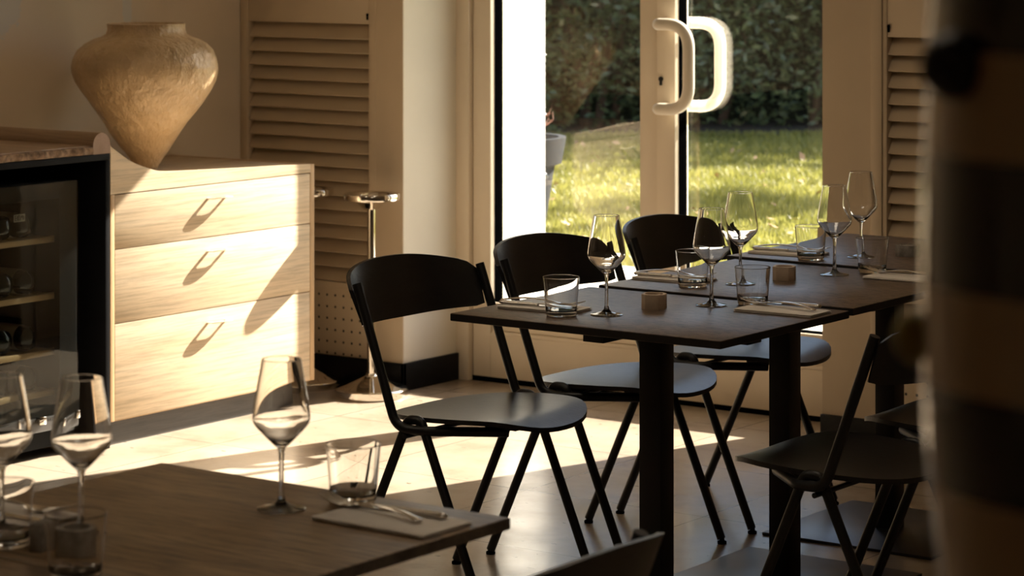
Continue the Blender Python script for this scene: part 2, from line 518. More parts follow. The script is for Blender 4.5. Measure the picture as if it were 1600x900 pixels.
struct(mb.build('wall_back', 'wall', smooth=0), 'beige painted wall behind the viewer')

mb = MB(); mb.box(WL, -5.776, WV - .012, WV + .004, 0, 0.096, 0.002); mb.box(-5.79, -5.776, WV - .012, DV, 0, 0.096, 0.002)
struct(mb.build('baseboard_left', 'marble'), 'black marble skirting below the left shutter and round the wall corner', 'baseboard')
mb = MB(); mb.box(-4.113, UR, WV - .012, WV + .004, 0, 0.096, 0.002)
struct(mb.build('baseboard_right', 'marble'), 'black marble skirting below the right shutter', 'baseboard')

# exterior wall either side of the doors
mb = MB(); mb.box(-7.6, -5.655, DV + .094, 8.05, 0, 3.1)
for z in (0.5, 0.72, 0.94, 1.16, 1.38, 1.6): mb.box(-5.656, -5.653, 8.0, 8.056, z, z + .004)
struct(mb.build('wall_outside', 'white_out', smooth=0), 'bright white outside wall end seen through the left door pane')

# fill lights added to brighten the room, out of view overhead
m = bpy.data.materials.new('fill_emitter'); m.use_nodes = True; M['lit'] = m
pb = m.node_tree.nodes['Principled BSDF']
pb.inputs['Base Color'].default_value = (.8, .75, .68, 1)
pb.inputs['Emission Color'].default_value = (1.0, 0.84, 0.64, 1)
pb.inputs['Emission Strength'].default_value = 4.5
for i, (x, y, lb) in enumerate(((-3.3, 5.3, 'added square fill light over the row of dark tables'), (-4.7, 3.4, 'added square fill light in front of the wine cooler'), (-1.6, 2.4, 'added square fill light nearest the viewer'))):
    t = thing('added_fill_light', lb, 'ceiling light', (x, y, CEIL), 0, 'added fill lights')
    mb = MB()
    for a in ((-.33, .33, -.33, -.30), (-.33, .33, .30, .33), (-.33, -.30, -.30, .30), (.30, .33, -.30, .30)): mb.box(*a, -.05, -.0005, .002)
    mb.build('frame', 'pull_white', t)
    mb = MB(); mb.box(-.30, .30, -.30, .30, -.045, -.002)
    mb.build('fill_panel', 'lit', t, smooth=0)

# ------------------------------------------------------------------ louvred shutters
def shutter(x0, x1, stile0, stile1, label, casing, key_x):
    t = thing('louvred_shutter', label, 'shutter', (0, 0, 0))
    y = WV
    f = MB()
    f.box(x0, stile0, y - .004, y + .05, 0.097, 2.6, 0.002)
    f.box(stile1, x1, y - .004, y + .05, 0.097, 2.6, 0.002)
    f.box(stile0, stile1, y, y + .04, 0.336, 0.360, 0.002)
    f.box(stile0, stile1, y + .055, y + .065, 0.097, 2.6)
    f.build('frame', 'joinery', t)
    p = MB(); p.box(stile0, stile1, y - .001, y + .03, 1.287, 2.6, 0.0015)
    p.build('top_panel', 'joinery', t)
    s = MB(); n = 18; z0, z1 = 0.366, 1.285
    pitch = (z1 - z0) / n
    for i in range(n):
        zb = z0 + i * pitch
        prof = [(y + .001, zb), (y + .004, zb - .003), (y + .042, zb + pitch * .98), (y + .039, zb + pitch * 1.02)]
        s.prism(prof, 'yz', stile0 + .001, stile1 - .001)
    s.build('louvres', 'joinery', t, smooth=0)
    g = MB(); g.box(stile0, stile1, y + .002, y + .02, 0.097, 0.336, 0.001)
    g.build('perforated_panel', 'perforated', t)
    k = MB(); k.box(key_x - .0035, key_x + .0035, y - .006, y - .003, 1.302, 1.325)
    k.lathe([(0, -.0005), (.005, -.0005), (.005, .002), (0, .002)], 12, (key_x, y - .0055, 1.320), 'y')
    k.build('keyhole', 'gasket', t)
    if casing:
        c = MB(); c.box(casing[0], casing[1], y - .008, y + .01, 0.097, 2.6, 0.002)
        c.build('casing', 'joinery', t)
    return t
shutter(WL + .002, -5.909, -6.511, -5.941, 'beige louvred shutter behind the chrome stands, left of the doors', None, -5.9465)
shutter(-3.897, -3.1, -3.882, -3.13, 'beige louvred shutter right of the doors beside the striped vase', (-3.937, -3.898), -3.876)

# ------------------------------------------------------------------ glazed double door
mb = MB()
mb.box(D0, -5.731, DV - .02, DV + .092, 0, 2.20, 0.003); mb.box(-4.157, D1, DV - .02, DV + .092, 0, 2.20, 0.003)
mb.box(-5.731, -4.157, DV - .02, DV + .092, 2.152, 2.20, 0.003)
struct(mb.build('trim_2', 'doorpaint'), 'cream fixed frame around the double glass doors', 'trim')
mb = MB(); mb.box(-5.731, -4.157, DV + .002, DV + .075, 0, 0.018)
struct(mb.build('trim_3', 'gasket', smooth=0), 'dark threshold strip under the glass doors', 'trim')
mb = MB(); mb.box(-7.55, -3.9, DV + .095, 8.9, -0.1, GZ)
struct(mb.build('paving_outside', 'paving', smooth=0), 'pale raised paving just outside the glass doors', 'paving')

GT = 2.08
def leaf(name, x0, x1, g0, g1, label, stile_l, stile_r):
    t = thing(name, label, 'door', (0, 0, 0), kind='structure')
    f = MB()
    f.box(x0, stile_l, DV, DV + .088, 0.018, 2.15, 0.002)
    f.box(stile_r, x1, DV, DV + .088, 0.018, 2.15, 0.002)
    f.box(stile_l, stile_r, DV, DV + .088, GT, 2.15, 0.002)
    f.build('frame', 'doorpaint', t)
    k = MB()
    k.box(stile_l, stile_r, DV, DV + .088, 0.018, 0.176, 0.002)
    k.box(stile_l, stile_r, DV + .012, DV + .088, 0.176, 0.284, 0.0)
    k.box(stile_l + .008, stile_r - .008, DV - .004, DV + .01, 0.170, 0.184, 0.003)
    k.build('kick_panel', 'doorpaint', t)
    g = MB()
    for a, c in ((stile_l - .001, stile_l + .0025), (stile_r - .0025, stile_r + .001)): g.box(a, c, DV + .026, DV + .075, 0.284, GT)
    g.box(stile_l, stile_r, DV + .026, DV + .075, 0.282, 0.287); g.box(stile_l, stile_r, DV + .026, DV + .075, GT - .003, GT + .001)
    g.box(x0 - .006, x0 + .004, DV + .022, DV + .034, 0.018, 2.15); g.box(x1 - .004, x1 + (.0 if x1 < -4.5 else .006), DV + .022, DV + .034, 0.018, 2.15)  # dark strips added behind the leaf gaps: block light, keep the lines dark
    g.build('gasket', 'gasket', t, smooth=0)
    p = MB(); p.box(stile_l + .001, stile_r - .001, DV + .0585, DV + .0593, 0.285, GT - .001)
    p.build('glass_pane', 'pane', t, smooth=0)
    return t
dl = leaf('door_1', -5.726, -4.947, -5.622, -5.024, 'cream glass door leaf on the left, planter seen through it', -5.650, -5.017)
dl.location = (-5.729, DV, 0)
for c_ in dl.children: c_.location = (5.729, -DV, 0)
dl.rotation_euler = (0, 0, math.radians(0.9))
dr = leaf('door_2', -4.941, -4.162, -4.840, -4.228, 'cream glass door leaf on the right with white pull handle', -4.868, -4.222)

def pull_handle(parent, sgn, mat):
    y0 = DV if sgn < 0 else DV + .088
    y = DV - .068 if sgn < 0 else DV + .136
    pts = [(-4.897, y0, 1.300), (-4.897, y, 1.300), (-4.770, y, 1.300), (-4.770, y, 1.012), (-4.897, y, 1.012), (-4.897, y0, 1.012)]
    mb = MB()
    # tight bend at the feet, wide bend at the grip
    a = fillet([pts[0], pts[1], (-4.866, y, 1.300)], 0.022, 5)
    g = fillet([(-4.866, y, 1.300), pts[2], pts[3], (-4.866, y, 1.012)], 0.085, 14, 0.92)
    z = fillet([(-4.866, y, 1.012), pts[4], pts[5]], 0.022, 5)
    mb.tube(a[:-1] + g + z[1:], 0.0205, 20)
    return mb.build('pull_handle', mat, parent)
pull_handle(dr, -1, 'pull_white')
tag(pull_handle(dr, 1, 'pull_white'), 'matching pull handle on the outer face')
mb = MB(); mb.lathe([(0, -.004), (.0085, -.004), (.0085, .003), (0, .003)], 16, (-4.923, DV - .001, 1.110), 'y')
mb.box(-4.928, -4.918, DV - .005, DV, 1.088, 1.108, .002)
mb.lathe([(0, -.0065), (.0055, -.0065), (.0055, -.004), (0, -.004)], 12, (-4.923, DV, 1.110), 'y')
mb.build('keyhole', 'steel_black', dr)

# ------------------------------------------------------------------ oak drawer cabinet
UF = -5.885
cab = thing('drawer_cabinet', 'light oak three-drawer cabinet with a scooped top edge in full sun', 'cabinet', (0, 0, 0))
mb = MB()
mb.box(WL + .006, UF, 6.981, 7.002, 0.080, 0.819, .0008)
mb.box(WL + .006, UF, 6.014, 6.0325, 0.080, 0.790, .0008)
mb.box(WL + .006, UF - .001, 6.03, 6.99, 0.080, 0.098, .0008)
mb.box(WL + .006, WL + .02, 6.03, 6.99, 0.09, 0.80)
mb.build('carcass', 'oak_edge', cab)
mb = MB(); mb.box(WL + .006, UF - .018, 6.0325, 6.981, 0.797, 0.8175, .0008)
mb.build('top_board', 'oak', cab)
def smooth_curve(ctrl, n=8):
    out = []
    P = [ctrl[0]] + ctrl + [ctrl[-1]]
    for i in range(1, len(P) - 2):
        for k in range(n):
            t = k / n
            out.append(tuple(0.5 * ((2 * P[i][d]) + (-P[i-1][d] + P[i+1][d]) * t + (2*P[i-1][d] - 5*P[i][d] + 4*P[i+1][d] - P[i+2][d]) * t*t + (-P[i-1][d] + 3*P[i][d] - 3*P[i+1][d] + P[i+2][d]) * t**3) for d in (0, 1)))
    out.append(ctrl[-1])
    return out
sc_top = smooth_curve([(6.014, .943), (6.05, .921), (6.093, .896), (6.135, .878), (6.179, .864), (6.215, .854), (6.250, .848), (6.32, .843), (6.45, .838), (6.70, .829), (6.981, .8205)], 5)
mb = MB(); mb.prism([(6.981, .7915), (6.014, .7915)] + sc_top, 'yz', UF - .018, UF + .0005)
mb.build('scooped_fascia', 'oak', cab, smooth=20)
mb = MB(); mb.box(WL + .05, UF - .032, 6.02, 6.995, 0, 0.081)
mb.build('plinth', 'plinth', cab, smooth=0)
for z0, z1 in ((.619, .788), (.386, .616), (.083, .383)):
    mb = MB(); mb.box(UF - .020, UF, 6.0345, 6.9785, z0, z1, .001)
    mb.box(UF - .30, UF - .021, 6.06, 6.95, z0 + .02, z1 - .02)
    dw = mb.build('drawer', 'oak', cab)
    zt = z1 - .046
    # bent metal tab with a cut-out, standing out of the front
    ya, yb = 6.457, 6.557
    def tabp(p, w): return w
    outer = [(0, ya), (0.022, ya + .002), (0.031, ya + .006), (0.039, ya + .018), (0.042, ya + .034),
             (0.042, yb - .034), (0.039, yb - .018), (0.031, yb - .006), (0.022, yb - .002), (0, yb)]
    inner = [(0, ya + .014), (0.010, ya + .015), (0.018, ya + .016), (0.020, ya + .017), (0.022, ya + .030),
             (0.022, yb - .030), (0.020, yb - .017), (0.018, yb - .016), (0.010, yb - .015), (0, yb - .014)]
    bm = MB()
    lo, hi = [], []
    for ring, store in ((outer, 0), (inner, 1)):
        pass
    def vz(p): return zt + 0.004 * (p / .046) ** 2
    o_t = [bm.bm.verts.new((UF + p, q, vz(p) + .003)) for p, q in outer]; o_b = [bm.bm.verts.new((UF + p, q, vz(p))) for p, q in outer]
    i_t = [bm.bm.verts.new((UF + p, q, vz(p) + .003)) for p, q in inner]; i_b = [bm.bm.verts.new((UF + p, q, vz(p))) for p, q in inner]
    for j in range(len(outer) - 1):
        bm.bm.faces.new((o_t[j], o_t[j+1], i_t[j+1], i_t[j])); bm.bm.faces.new((o_b[j], i_b[j], i_b[j+1], o_b[j+1]))
        bm.bm.faces.new((o_t[j], o_b[j], o_b[j+1], o_t[j+1])); bm.bm.faces.new((i_t[j], i_t[j+1], i_b[j+1], i_b[j]))
    bm.build('handle', 'handle_cream', dw, smooth=50, recalc=True)

# ------------------------------------------------------------------ counter with the wine cooler niche
ct = thing('bar_counter', 'black counter housing with live-edge oak worktop around the wine cooler', 'counter', (0, 0, 0))
mb = MB()
mb.box(WL + .006, UF, 5.993, 6.012, 0, 0.900, .001)
mb.box(WL + .006, UF, 5.10, 6.012, 0.901, 0.921, .001)
mb.box(WL + .006, UF, 5.10, 5.12, 0, 0.900, .001)
mb.box(WL + .006, WL + .02, 5.12, 5.993, 0, 0.9)
mb.build('carcass', 'black', ct)
mb = MB()
edge = []
N = 200
for i in range(N + 1):
    y = 5.10 + (5.9365 - 5.10) * i / N
    edge.append((y, 0.0022 * math.sin(y * 31) + 0.0012 * math.sin(y * 77 + 1) + 0.0005 * math.sin(y * 190)))
rings = []
for y, d in edge:
    rings.append([(WL + .006, y, .9215), (UF - .004 + d * .6, y, .9215), (UF - .002 + d, y, .932), (UF - .010 + d, y, .9495), (WL + .006, y, .9495)])
mb.rings(rings)
wt = mb.build('worktop', 'oak_rail', ct, recalc=True)
mb = MB()
rings = []
for i in range(N + 1):
    y, d = edge[i]
    rings.append([(UF - .012 + d, y, .922), (UF + .001 + d * 1.3, y, .923), (UF + .002 + d * 1.6, y, .934 + d * .5), (UF - .001 + d, y, .944), (UF - .012 + d, y, .948)])
mb.rings(rings)
M['bark_edge'] = plain('live_edge_bark', (0.25, 0.16, 0.10), 0.95, vary=0.55, scale=60, bump_s=0.25)
mb.build('bark_edge', 'bark_edge', wt, recalc=True)
ry, rr = 5.975, 0.0375
prof = [(ry - rr, .9216)] + [(ry - rr * math.cos(a), .9505 + rr * math.sin(a)) for a in [math.pi * i / 16 for i in range(17)]] + [(ry + rr, .9216)]
mb = MB(); mb.prism(prof, 'yz', WL + .006, UF - .0005)
rl = mb.build('end_rail', 'oak_rail', ct, smooth=40)
mb = MB(); mb.prism(prof, 'yz', UF - .0005, UF + .0012)
mb.build('end_grain', 'oak_rail_end', rl, smooth=40)

wc = thing('wine_cooler', 'black built-in wine cooler with glass door and oak shelves', 'wine cooler', (0, 0, 0))
FX, FR, FL = -5.905, 5.893, 5.30      # door plane, right and left side
mb = MB()
mb.box(WL + .03, FX - .035, FR - .03, FR - .005, 0.03, 0.845); mb.box(WL + .03, FX - .035, FL, FL + .03, 0.03, 0.845)
mb.box(WL + .03, FX - .035, FL, FR - .005, 0.82, 0.845); mb.box(WL + .03, FX - .035, FL, FR - .005, 0.03, 0.14)
mb.box(WL + .03, WL + .05, FL, FR - .005, 0.03, 0.845)
mb.build('body', 'fridge_in', wc, smooth=0)
mb = MB()
mb.box(FX - .03, FX - .006, FR - .072, FR, 0.135, 0.845); mb.box(FX - .03, FX - .006, FL, FL + .072, 0.135, 0.845)
mb.box(FX - .03, FX - .006, FL + .07, FR - .07, 0.795, 0.845); mb.box(FX - .03, FX - .006, FL + .07, FR - .07, 0.135, 0.165)
df = mb.build('door_frame', 'fridge_in', wc, smooth=0)
mb = MB(); mb.box(FX - .005, FX, FL, FR, 0.135, 0.845)
mb.build('glass_door', 'cooler_pane', df, smooth=0)
mb = MB(); mb.box(FX - .06, FX - .004, FL, FR - .002, 0.088, 0.132, .002)
for k in range(60): mb.box(FX - .0042, FX - .0032, FL + .02 + k * .009, FL + .025 + k * .009, 0.118, 0.127)
gr = mb.build('base_grille', 'fridge_grey', wc)
for yy in (FR - .016, FR - .155):
    mb = MB(); mb.box(FX - .01, FX + .008, yy - .014, yy + .014, 0.112, 0.136, .002)
    mb.lathe([(0, 0), (.006, 0), (.006, .012), (0, .012)], 12, (FX + .002, yy, .124), 'z')
    mb.build('hinge', 'chrome', gr)
for z in (0.674, 0.499, 0.327, 0.202):
    mb = MB(); mb.box(FX - .068, FX - .045, FL + .035, 5.858, z - .018, z, .002)
    for k in range(7): mb.box(FX - .52, FX - .068, FL + .05 + k * .077, FL + .085 + k * .077, z - .014, z - .004)
    mb.build('shelf', 'shelf_oak', wc)
# shelf tag
mb = MB(); mb.box(FX - .0665, FX - .065, 5.686, 5.732, .728, .751)
tg = mb.build('shelf_tag', 'tag_paper', wc, smooth=0)
mb = MB()
for y0, w, z0, h in ((5.610, .002, .761, .015), (5.610, .007, .775, .002), (5.610, .007, .768, .002), (5.610, .007, .761, .002), (5.619, .002, .761, .015), (5.623, .002, .761, .015), (5.623, .007, .775, .002), (5.623, .007, .761, .002), (5.628, .002, .761, .015), (5.633, .002, .761, .015), (5.637, .003, .768, .008), (5.642, .002, .761, .015), (5.646, .002, .763, .011)):
    mb.box(FX - .065, FX - .0644, y0 + .080, y0 + w + .080, z0 - .029, z0 + h - .029)
mb.build('print', 'gasket', tg, smooth=0)

def bottle_proto():
    t = thing('wine_bottle', 'x', 'bottle', (0, 0, 0), 0, 'wine bottles lying in the cooler')
    R = 0.0375
    prof = [(0, -.010), (.020, -.008), (.031, 0.0), (.036, .003), (R, .010), (R, .19), (R * .97, .205), (.030, .225), (.018, .245), (.0145, .26), (.0145, .30), (0, .30)]
    mb = MB(); mb.lathe([(r, -h) for r, h in prof], 28, (0, 0, 0), 'x')
    mb.build('body', 'bottle', t, recalc=True)
    mb = MB(); mb.lathe([(R + .0006, -.035), (R + .0006, -.13)], 28, (0, 0, 0), 'x')
    mb.build('label', 'label', t, recalc=True)
    return t
bp = bottle_proto()
BX = FX - .075
blist = [(5.655, .712, 'nearly black bottle on the top cooler shelf, left of the other'), (5.739, .712, 'pale-lit bottle base on the top cooler shelf beside the small tag'),
         (5.660, .537, 'dark bottle on the second cooler shelf, at the left'), (5.757, .537, 'larger-looking bottle base on the second cooler shelf, at the right'),
         (5.655, .365, 'dark bottle on the third cooler shelf, at the left'), (5.763, .365, 'bottle with tan label on the third cooler shelf, at the right'),
         (5.660, .240, 'dark bottle on the lowest cooler shelf, at the left'), (5.765, .240, 'dark bottle on the lowest cooler shelf, at the right')]
for i, (y, z, lb) in enumerate(blist):
    place(bp, i > 0, (BX, y, z), 0, lb)

# ------------------------------------------------------------------ clay vase on the cabinet
vt = tag(bpy.data.objects.new('clay_vase', None), 'large rough clay vase with wide shoulder standing on the oak cabinet', 'vase')
px = 0.002142
prof_px = [(0, 265), (15, 265), (17.5, 264), (19, 260), (25, 249), (34, 237), (43, 225), (54, 208), (66, 190), (78, 175), (90, 158), (101, 141), (109, 126), (112.5, 112), (113, 103), (110.5, 90), (105, 78), (95, 68), (83, 61), (71, 57), (63, 53), (60.5, 47), (60, 41), (61, 37), (58.5, 36), (57, 38), (56, 46), (58, 55), (72, 64), (95, 82), (104, 105), (100, 125), (82, 158), (40, 215), (10, 240), (0, 242)]
mb = MB(); mb.lathe([(r * px, (265 - y) * px) for r, y in prof_px], 72)
mb.bm.verts.ensure_lookup_table()
from mathutils import noise as mnoise
for vv in mb.bm.verts:
    n = mnoise.noise(vv.co * 7.0) * .008 + mnoise.noise(vv.co * 20) * .0022
    k = min(1, max(0, vv.co.z / .05))
    rr_ = math.hypot(vv.co.x, vv.co.y)
    if rr_ > 1e-4:
        vv.co.x += vv.co.x / rr_ * n * k; vv.co.y += vv.co.y / rr_ * n * k
bpy.data.objects.remove(vt)
vase = mb.build('clay_vase', 'clay', None, smooth=60)
tag(vase, 'large rough clay vase with wide shoulder standing on the oak cabinet', 'vase')
vase.location = (-6.205, 6.509, .818)

# ------------------------------------------------------------------ chrome ashtray stands
st = thing('ashtray_stand', 'x', 'ashtray', (0, 0, 0), 0, 'chrome ashtray stands by the shutter')
mb = MB(); mb.lathe([(0, 0), (.124, 0), (.127, .004), (.127, .026), (.124, .030), (.118, .032), (.095, .039), (.065, .051), (.040, .062), (.024, .070), (.019, .075), (.018, .079), (.0, .079)], 64)
mb.build('base', 'chrome', st)
mb = MB(); mb.lathe([(.0145, .077), (.0145, .655)], 32)
mb.build('pole', 'chrome', st)
mb = MB(); mb.lathe([(0, .650), (.024, .650), (.034, .656), (.052, .674), (.060, .678), (.090, .681), (.0965, .683), (.098, .687), (.098, .702), (.096, .705), (.092, .706), (.082, .705), (.074, .700), (.066, .690), (.040, .684), (0, .684)], 64)
mb.build('tray', 'chrome', st)
place(st, False, (-5.814, 7.225, 0), 0, 'chrome ashtray stand in front, beside the black skirting corner')
place(st, True, (-6.118, 7.235, 0), 0.5, 'chrome ashtray stand half hidden behind the oak cabinet')

# ------------------------------------------------------------------ tables
def table(x0, x1, y0, y1, zt, px_, py_, top_mat, edge_mat, label, thick=.018, bar=None):
    cx, cy = (x0 + x1) / 2, (y0 + y1) / 2
    t = thing('bistro_table', label, 'table', (cx, cy, 0), 0, 'two-seat tables set for dinner')
    mb = MB(); mb.box(x0 - cx, x1 - cx, y0 - cy, y1 - cy, zt - thick, zt, .0015)
    tp = mb.build('tabletop', top_mat, t)
    e = .0006
    mb = MB()
    za, zb = zt - thick + .0015, zt - .0015
    mb.box(x0 - cx - e, x0 - cx + .002, y0 - cy, y1 - cy, za, zb); mb.box(x1 - cx - .002, x1 - cx + e, y0 - cy, y1 - cy, za, zb)
    mb.box(x0 - cx, x1 - cx, y0 - cy - e, y0 - cy + .002, za, zb); mb.box(x0 - cx, x1 - cx, y1 - cy - .002, y1 - cy + e, za, zb)
    mb.build('edge_band', edge_mat, tp, smooth=0)
    X, Y = px_ - cx, py_ - cy
    mb = MB(); zu = zt - thick - .0005
    mb.box(X - .068, X - .013, Y - .20, Y + .20, zu - .032, zu, .001); mb.box(X - .26, X + .26, Y - .03, Y + .03, zu - .0325, zu, .001)
    mb.build('cross_bar', 'steel_black', t)
    mb = MB(); mb.box(X - .029, X + .029, Y - .029, Y + .029, .008, zu - .023, .002)
    mb.build('post', 'steel_black', t)
    mb = MB(); mb.box(X - .25, X + .25, Y - .25, Y + .25, 0, .008, .001)
    mb.build('base_plate', 'plate_black', t)
    return t
table(-3.665, -2.947, 4.842, 5.408, .740, -3.30, 5.142, 'table_dark', 'table_edge_black', 'dark wood bistro table nearest in the row by the doors')
table(-3.645, -2.942, 5.418, 6.062, .745, -3.31, 5.745, 'table_dark', 'table_edge_black', 'dark wood bistro table in the middle of the row by the doors')
table(-3.680, -2.965, 6.082, 6.734, .750, -3.369, 6.41, 'table_dark', 'table_edge_black', 'dark wood bistro table farthest away, by the right shutter')
table(-3.008, -2.306, 2.575, 3.192, .740, -2.657, 2.885, 'table_oak', 'table_edge', 'brown oak table in the left foreground with one full place setting in view')
table(-3.008, -2.306, 1.955, 2.571, .740, -2.657, 2.265, 'table_oak', 'table_edge', 'brown oak table at the bottom left edge, nearest the viewer')

# ------------------------------------------------------------------ chairs (facing +x, origin on the floor between the leg bends)
def chair_proto():
    t = thing('tube_chair', 'x', 'chair', (0, 0, 0), 0, 'black tubular dining chairs')
    # seat: rounded plywood shell, tilted and dished
    mb = MB()
    NR, NA = 7, 48
    def outline(a):
        c, s = math.cos(a), math.sin(a)
        ex = 2.5
        k = (abs(c) ** ex + abs(s) ** ex) ** (-1 / ex)
        x = .046 + k * c * (.226 if c > 0 else .218)
        y = k * s * (.218 - .014 * max(0, -c))
        return x, y
    def zs_(x, y, q):
        zc = .453 + .045 * (x - .046)
        dish = -.005 * (1 - q * q)
        lip = -.022 * max(0, (x - .17) / .1) ** 2 if x > .17 else 0
        side = .010 * (y / .21) ** 2
        return zc + dish + lip + side
    top, bot = [], []
    ctr = (.046, 0)
    for i in range(1, NR + 1):
        q = i / NR
        rt, rb = [], []
        for j in range(NA):
            ox, oy = outline(2 * math.pi * j / NA)
            x, y = ctr[0] + (ox - ctr[0]) * q, oy * q
            z = zs_(x, y, q)
            rt.append((x, y, z)); rb.append((x, y, z - .011))
        top.append(rt); bot.append(rb)
    vt_ = mb.bm.verts.new((ctr[0], 0, zs_(ctr[0], 0, 0))); vb_ = mb.bm.verts.new((ctr[0], 0, zs_(ctr[0], 0, 0) - .011))
    T = [[mb.bm.verts.new(p) for p in r] for r in top]; B = [[mb.bm.verts.new(p) for p in r] for r in bot]
    for j in range(NA):
        k = (j + 1) % NA
        mb.bm.faces.new((vt_, T[0][j], T[0][k])); mb.bm.faces.new((vb_, B[0][k], B[0][j]))
        for i in range(NR - 1):
            mb.bm.faces.new((T[i][j], T[i+1][j], T[i+1][k], T[i][k])); mb.bm.faces.new((B[i][j], B[i][k], B[i+1][k], B[i+1][j]))
        e0 = T[-1][j].co; 
        mb.bm.faces.new((T[-1][j], B[-1][j], B[-1][k], T[-1][k]))
    mb.build('seat', 'seat_wood', t, smooth=50, recalc=True)
    # backrest: bent plywood, bulging rearwards
    mb = MB()
    NX, NZ = 28, 8
    front, back = [], []
    def bx(z): return -.050 - (z - .455) * .365
    for i in range(NX + 1):
        s = -1 + 2 * i / NX
        yw = .251 * s
        bul = .074 * (1 - abs(s) ** 3.0)
        zt_ = .770 + .034 * (1 - abs(s) ** 2.2) - .018 * max(0, (abs(s) - .88) / .12) ** 2
        zb_ = .664 - .006 * (1 - s * s) + .006 * max(0, (abs(s) - .9) / .1) ** 2
        cf, cb = [], []
        for k in range(NZ + 1):
            z = zb_ + (zt_ - zb_) * k / NZ
            x = bx(z) - .0135 - bul
            y = yw * (.955 + .05 * k / NZ)
            cf.append((x, y, z))
            # thickness along the local normal of the bulge
            db = -.074 * 3.0 * abs(s) ** 2.0 * (1 if s > 0 else -1) / .251
            nx, ny = -1, -db
            l = math.hypot(nx, ny)
            cb.append((x + nx / l * .010, y + ny / l * .010 * 1, z))
        front.append(cf); back.append(cb)
    rings = []
    for i in range(NX + 1):
        rings.append(front[i] + list(reversed(back[i])))
    mb.rings(rings)
    mb.build('backrest', 'seat_back', t, smooth=40, recalc=True)
    for s in (-1, 1):
        # back tube, bending forward under the seat
        y = .247 * s
        pts = [(bx(.768), y, .768), (bx(.44), y, .437), (.03, y * .94, .434), (.165, y * .34, .424)]
        path = fillet(pts, .05, 8)
        mb = MB(); mb.tube(path, .0115, 14)
        mb.build('back_tube', 'steel_black', t)
        # V leg: one tube bent over the joint, two feet
        yl = .226 * s
        pts = [(-.222, yl, .012), (-.024, yl, .456), (.014, yl, .456), (.200, yl, .012)]
        path = fillet(pts, .022, 8)
        mb = MB(); mb.tube(path, .0115, 14)
        lg = mb.build('leg', 'steel_black', t)
        for fx in (-.2225, .2015):
            mb = MB(); mb.lathe([(0, 0), (.012, 0), (.0125, .006), (.007, .009), (.006, .018), (0, .018)], 14, (fx, yl, 0))
            mb.build('glide', 'gasket', lg)
    mb = MB()
    mb.tube([(-.02, -.247, .4185), (-.02, .247, .4185)], .006, 10)
    for s in (-1, 1): mb.box(.11, .20, .085 * s - .018, .085 * s + .018, .433, .439)
    mb.build('stretcher', 'steel_black', t)
    return t
ch = chair_proto()
place(ch, False, (-3.862, 5.195, 0), 0, 'black chair nearest on the left side of the table row, nearest table')
place(ch, True, (-3.855, 5.785, 0), 0, 'black chair second on the left side of the table row, before the white wall end')
place(ch, True, (-3.850, 6.385, 0), 0, 'black chair farthest on the left side of the table row, against the lawn')
place(ch, True, (-2.790, 5.178, 0), math.pi, 'black chair drawn up on the right of the nearest dark table')
place(ch, True, (-2.790, 5.775, 0), math.pi, 'black chair mostly hidden behind the striped vase and the chair before it')
place(ch, True, (-2.190, 2.870, 0), math.pi, 'black chair at the bottom edge, only its curved back visible by the oak table')

# ------------------------------------------------------------------ table ware
def wine_glass_proto():
    t = thing('wine_glass', 'x', 'wine glass', (0, 0, 0), 0, 'empty wine glasses')
    foot = [(0, .0), (.033, .0), (.0365, .0008), (.0368, .0018), (.033, .0030), (.022, .0048), (.012, .0075), (.0065, .013), (.0046, .020)]
    stem = [(.0046, .020), (.0040, .035), (.0038, .055), (.0039, .075), (.0046, .086), (.0064, .0925)]
    bowl = [*smooth_curve([(.0064, .0925), (.012, .0975), (.022, .1075), (.033, .1190), (.0395, .1265), (.0425, .1320), (.0434, .1385), (.0428, .147), (.0400, .166), (.0362, .188), (.0322, .210), (.0297, .2255)], 4),
            (.0292, .2262), *smooth_curve([(.0287, .2255), (.0312, .210), (.0352, .188), (.0390, .166), (.0418, .147), (.0424, .1385), (.0414, .1325), (.0385, .1275), (.032, .1205), (.021, .1095), (.010, .1015), (.004, .0995), (0, .099)], 4)]
    for n, p in (('foot', foot), ('stem', stem), ('bowl', bowl)):
        mb = MB(); mb.lathe(dense(p), 64); mb.build(n, 'glass', t, smooth=80)
    return t
wg = wine_glass_proto()
for i, (x, y, z, lb) in enumerate([
    (-3.361, 5.027, .740, 'wine glass at the left setting of the nearest dark table, beside the tumbler'),
    (-3.247, 5.296, .740, 'wine glass at the right setting of the nearest dark table, tumbler beside it'),
    (-3.368, 5.628, .745, 'wine glass at the left setting of the middle dark table, against the lawn'),
    (-3.267, 5.920, .745, 'wine glass at the right setting of the middle dark table, before the door edge'),
    (-3.371, 6.252, .750, 'wine glass farthest away, before the wall post by the right shutter'),
    (-2.616, 3.036, .740, 'wine glass in the foreground between the cabinet drawers and the fork'),
    (-2.740, 2.741, .740, 'wine glass on the oak table in front of the wine cooler'),
    (-2.850, 2.690, .740, 'wine glass cut by the left edge of the photo')]):
    place(wg, i > 0, (x, y, z), i * 0.4, lb)

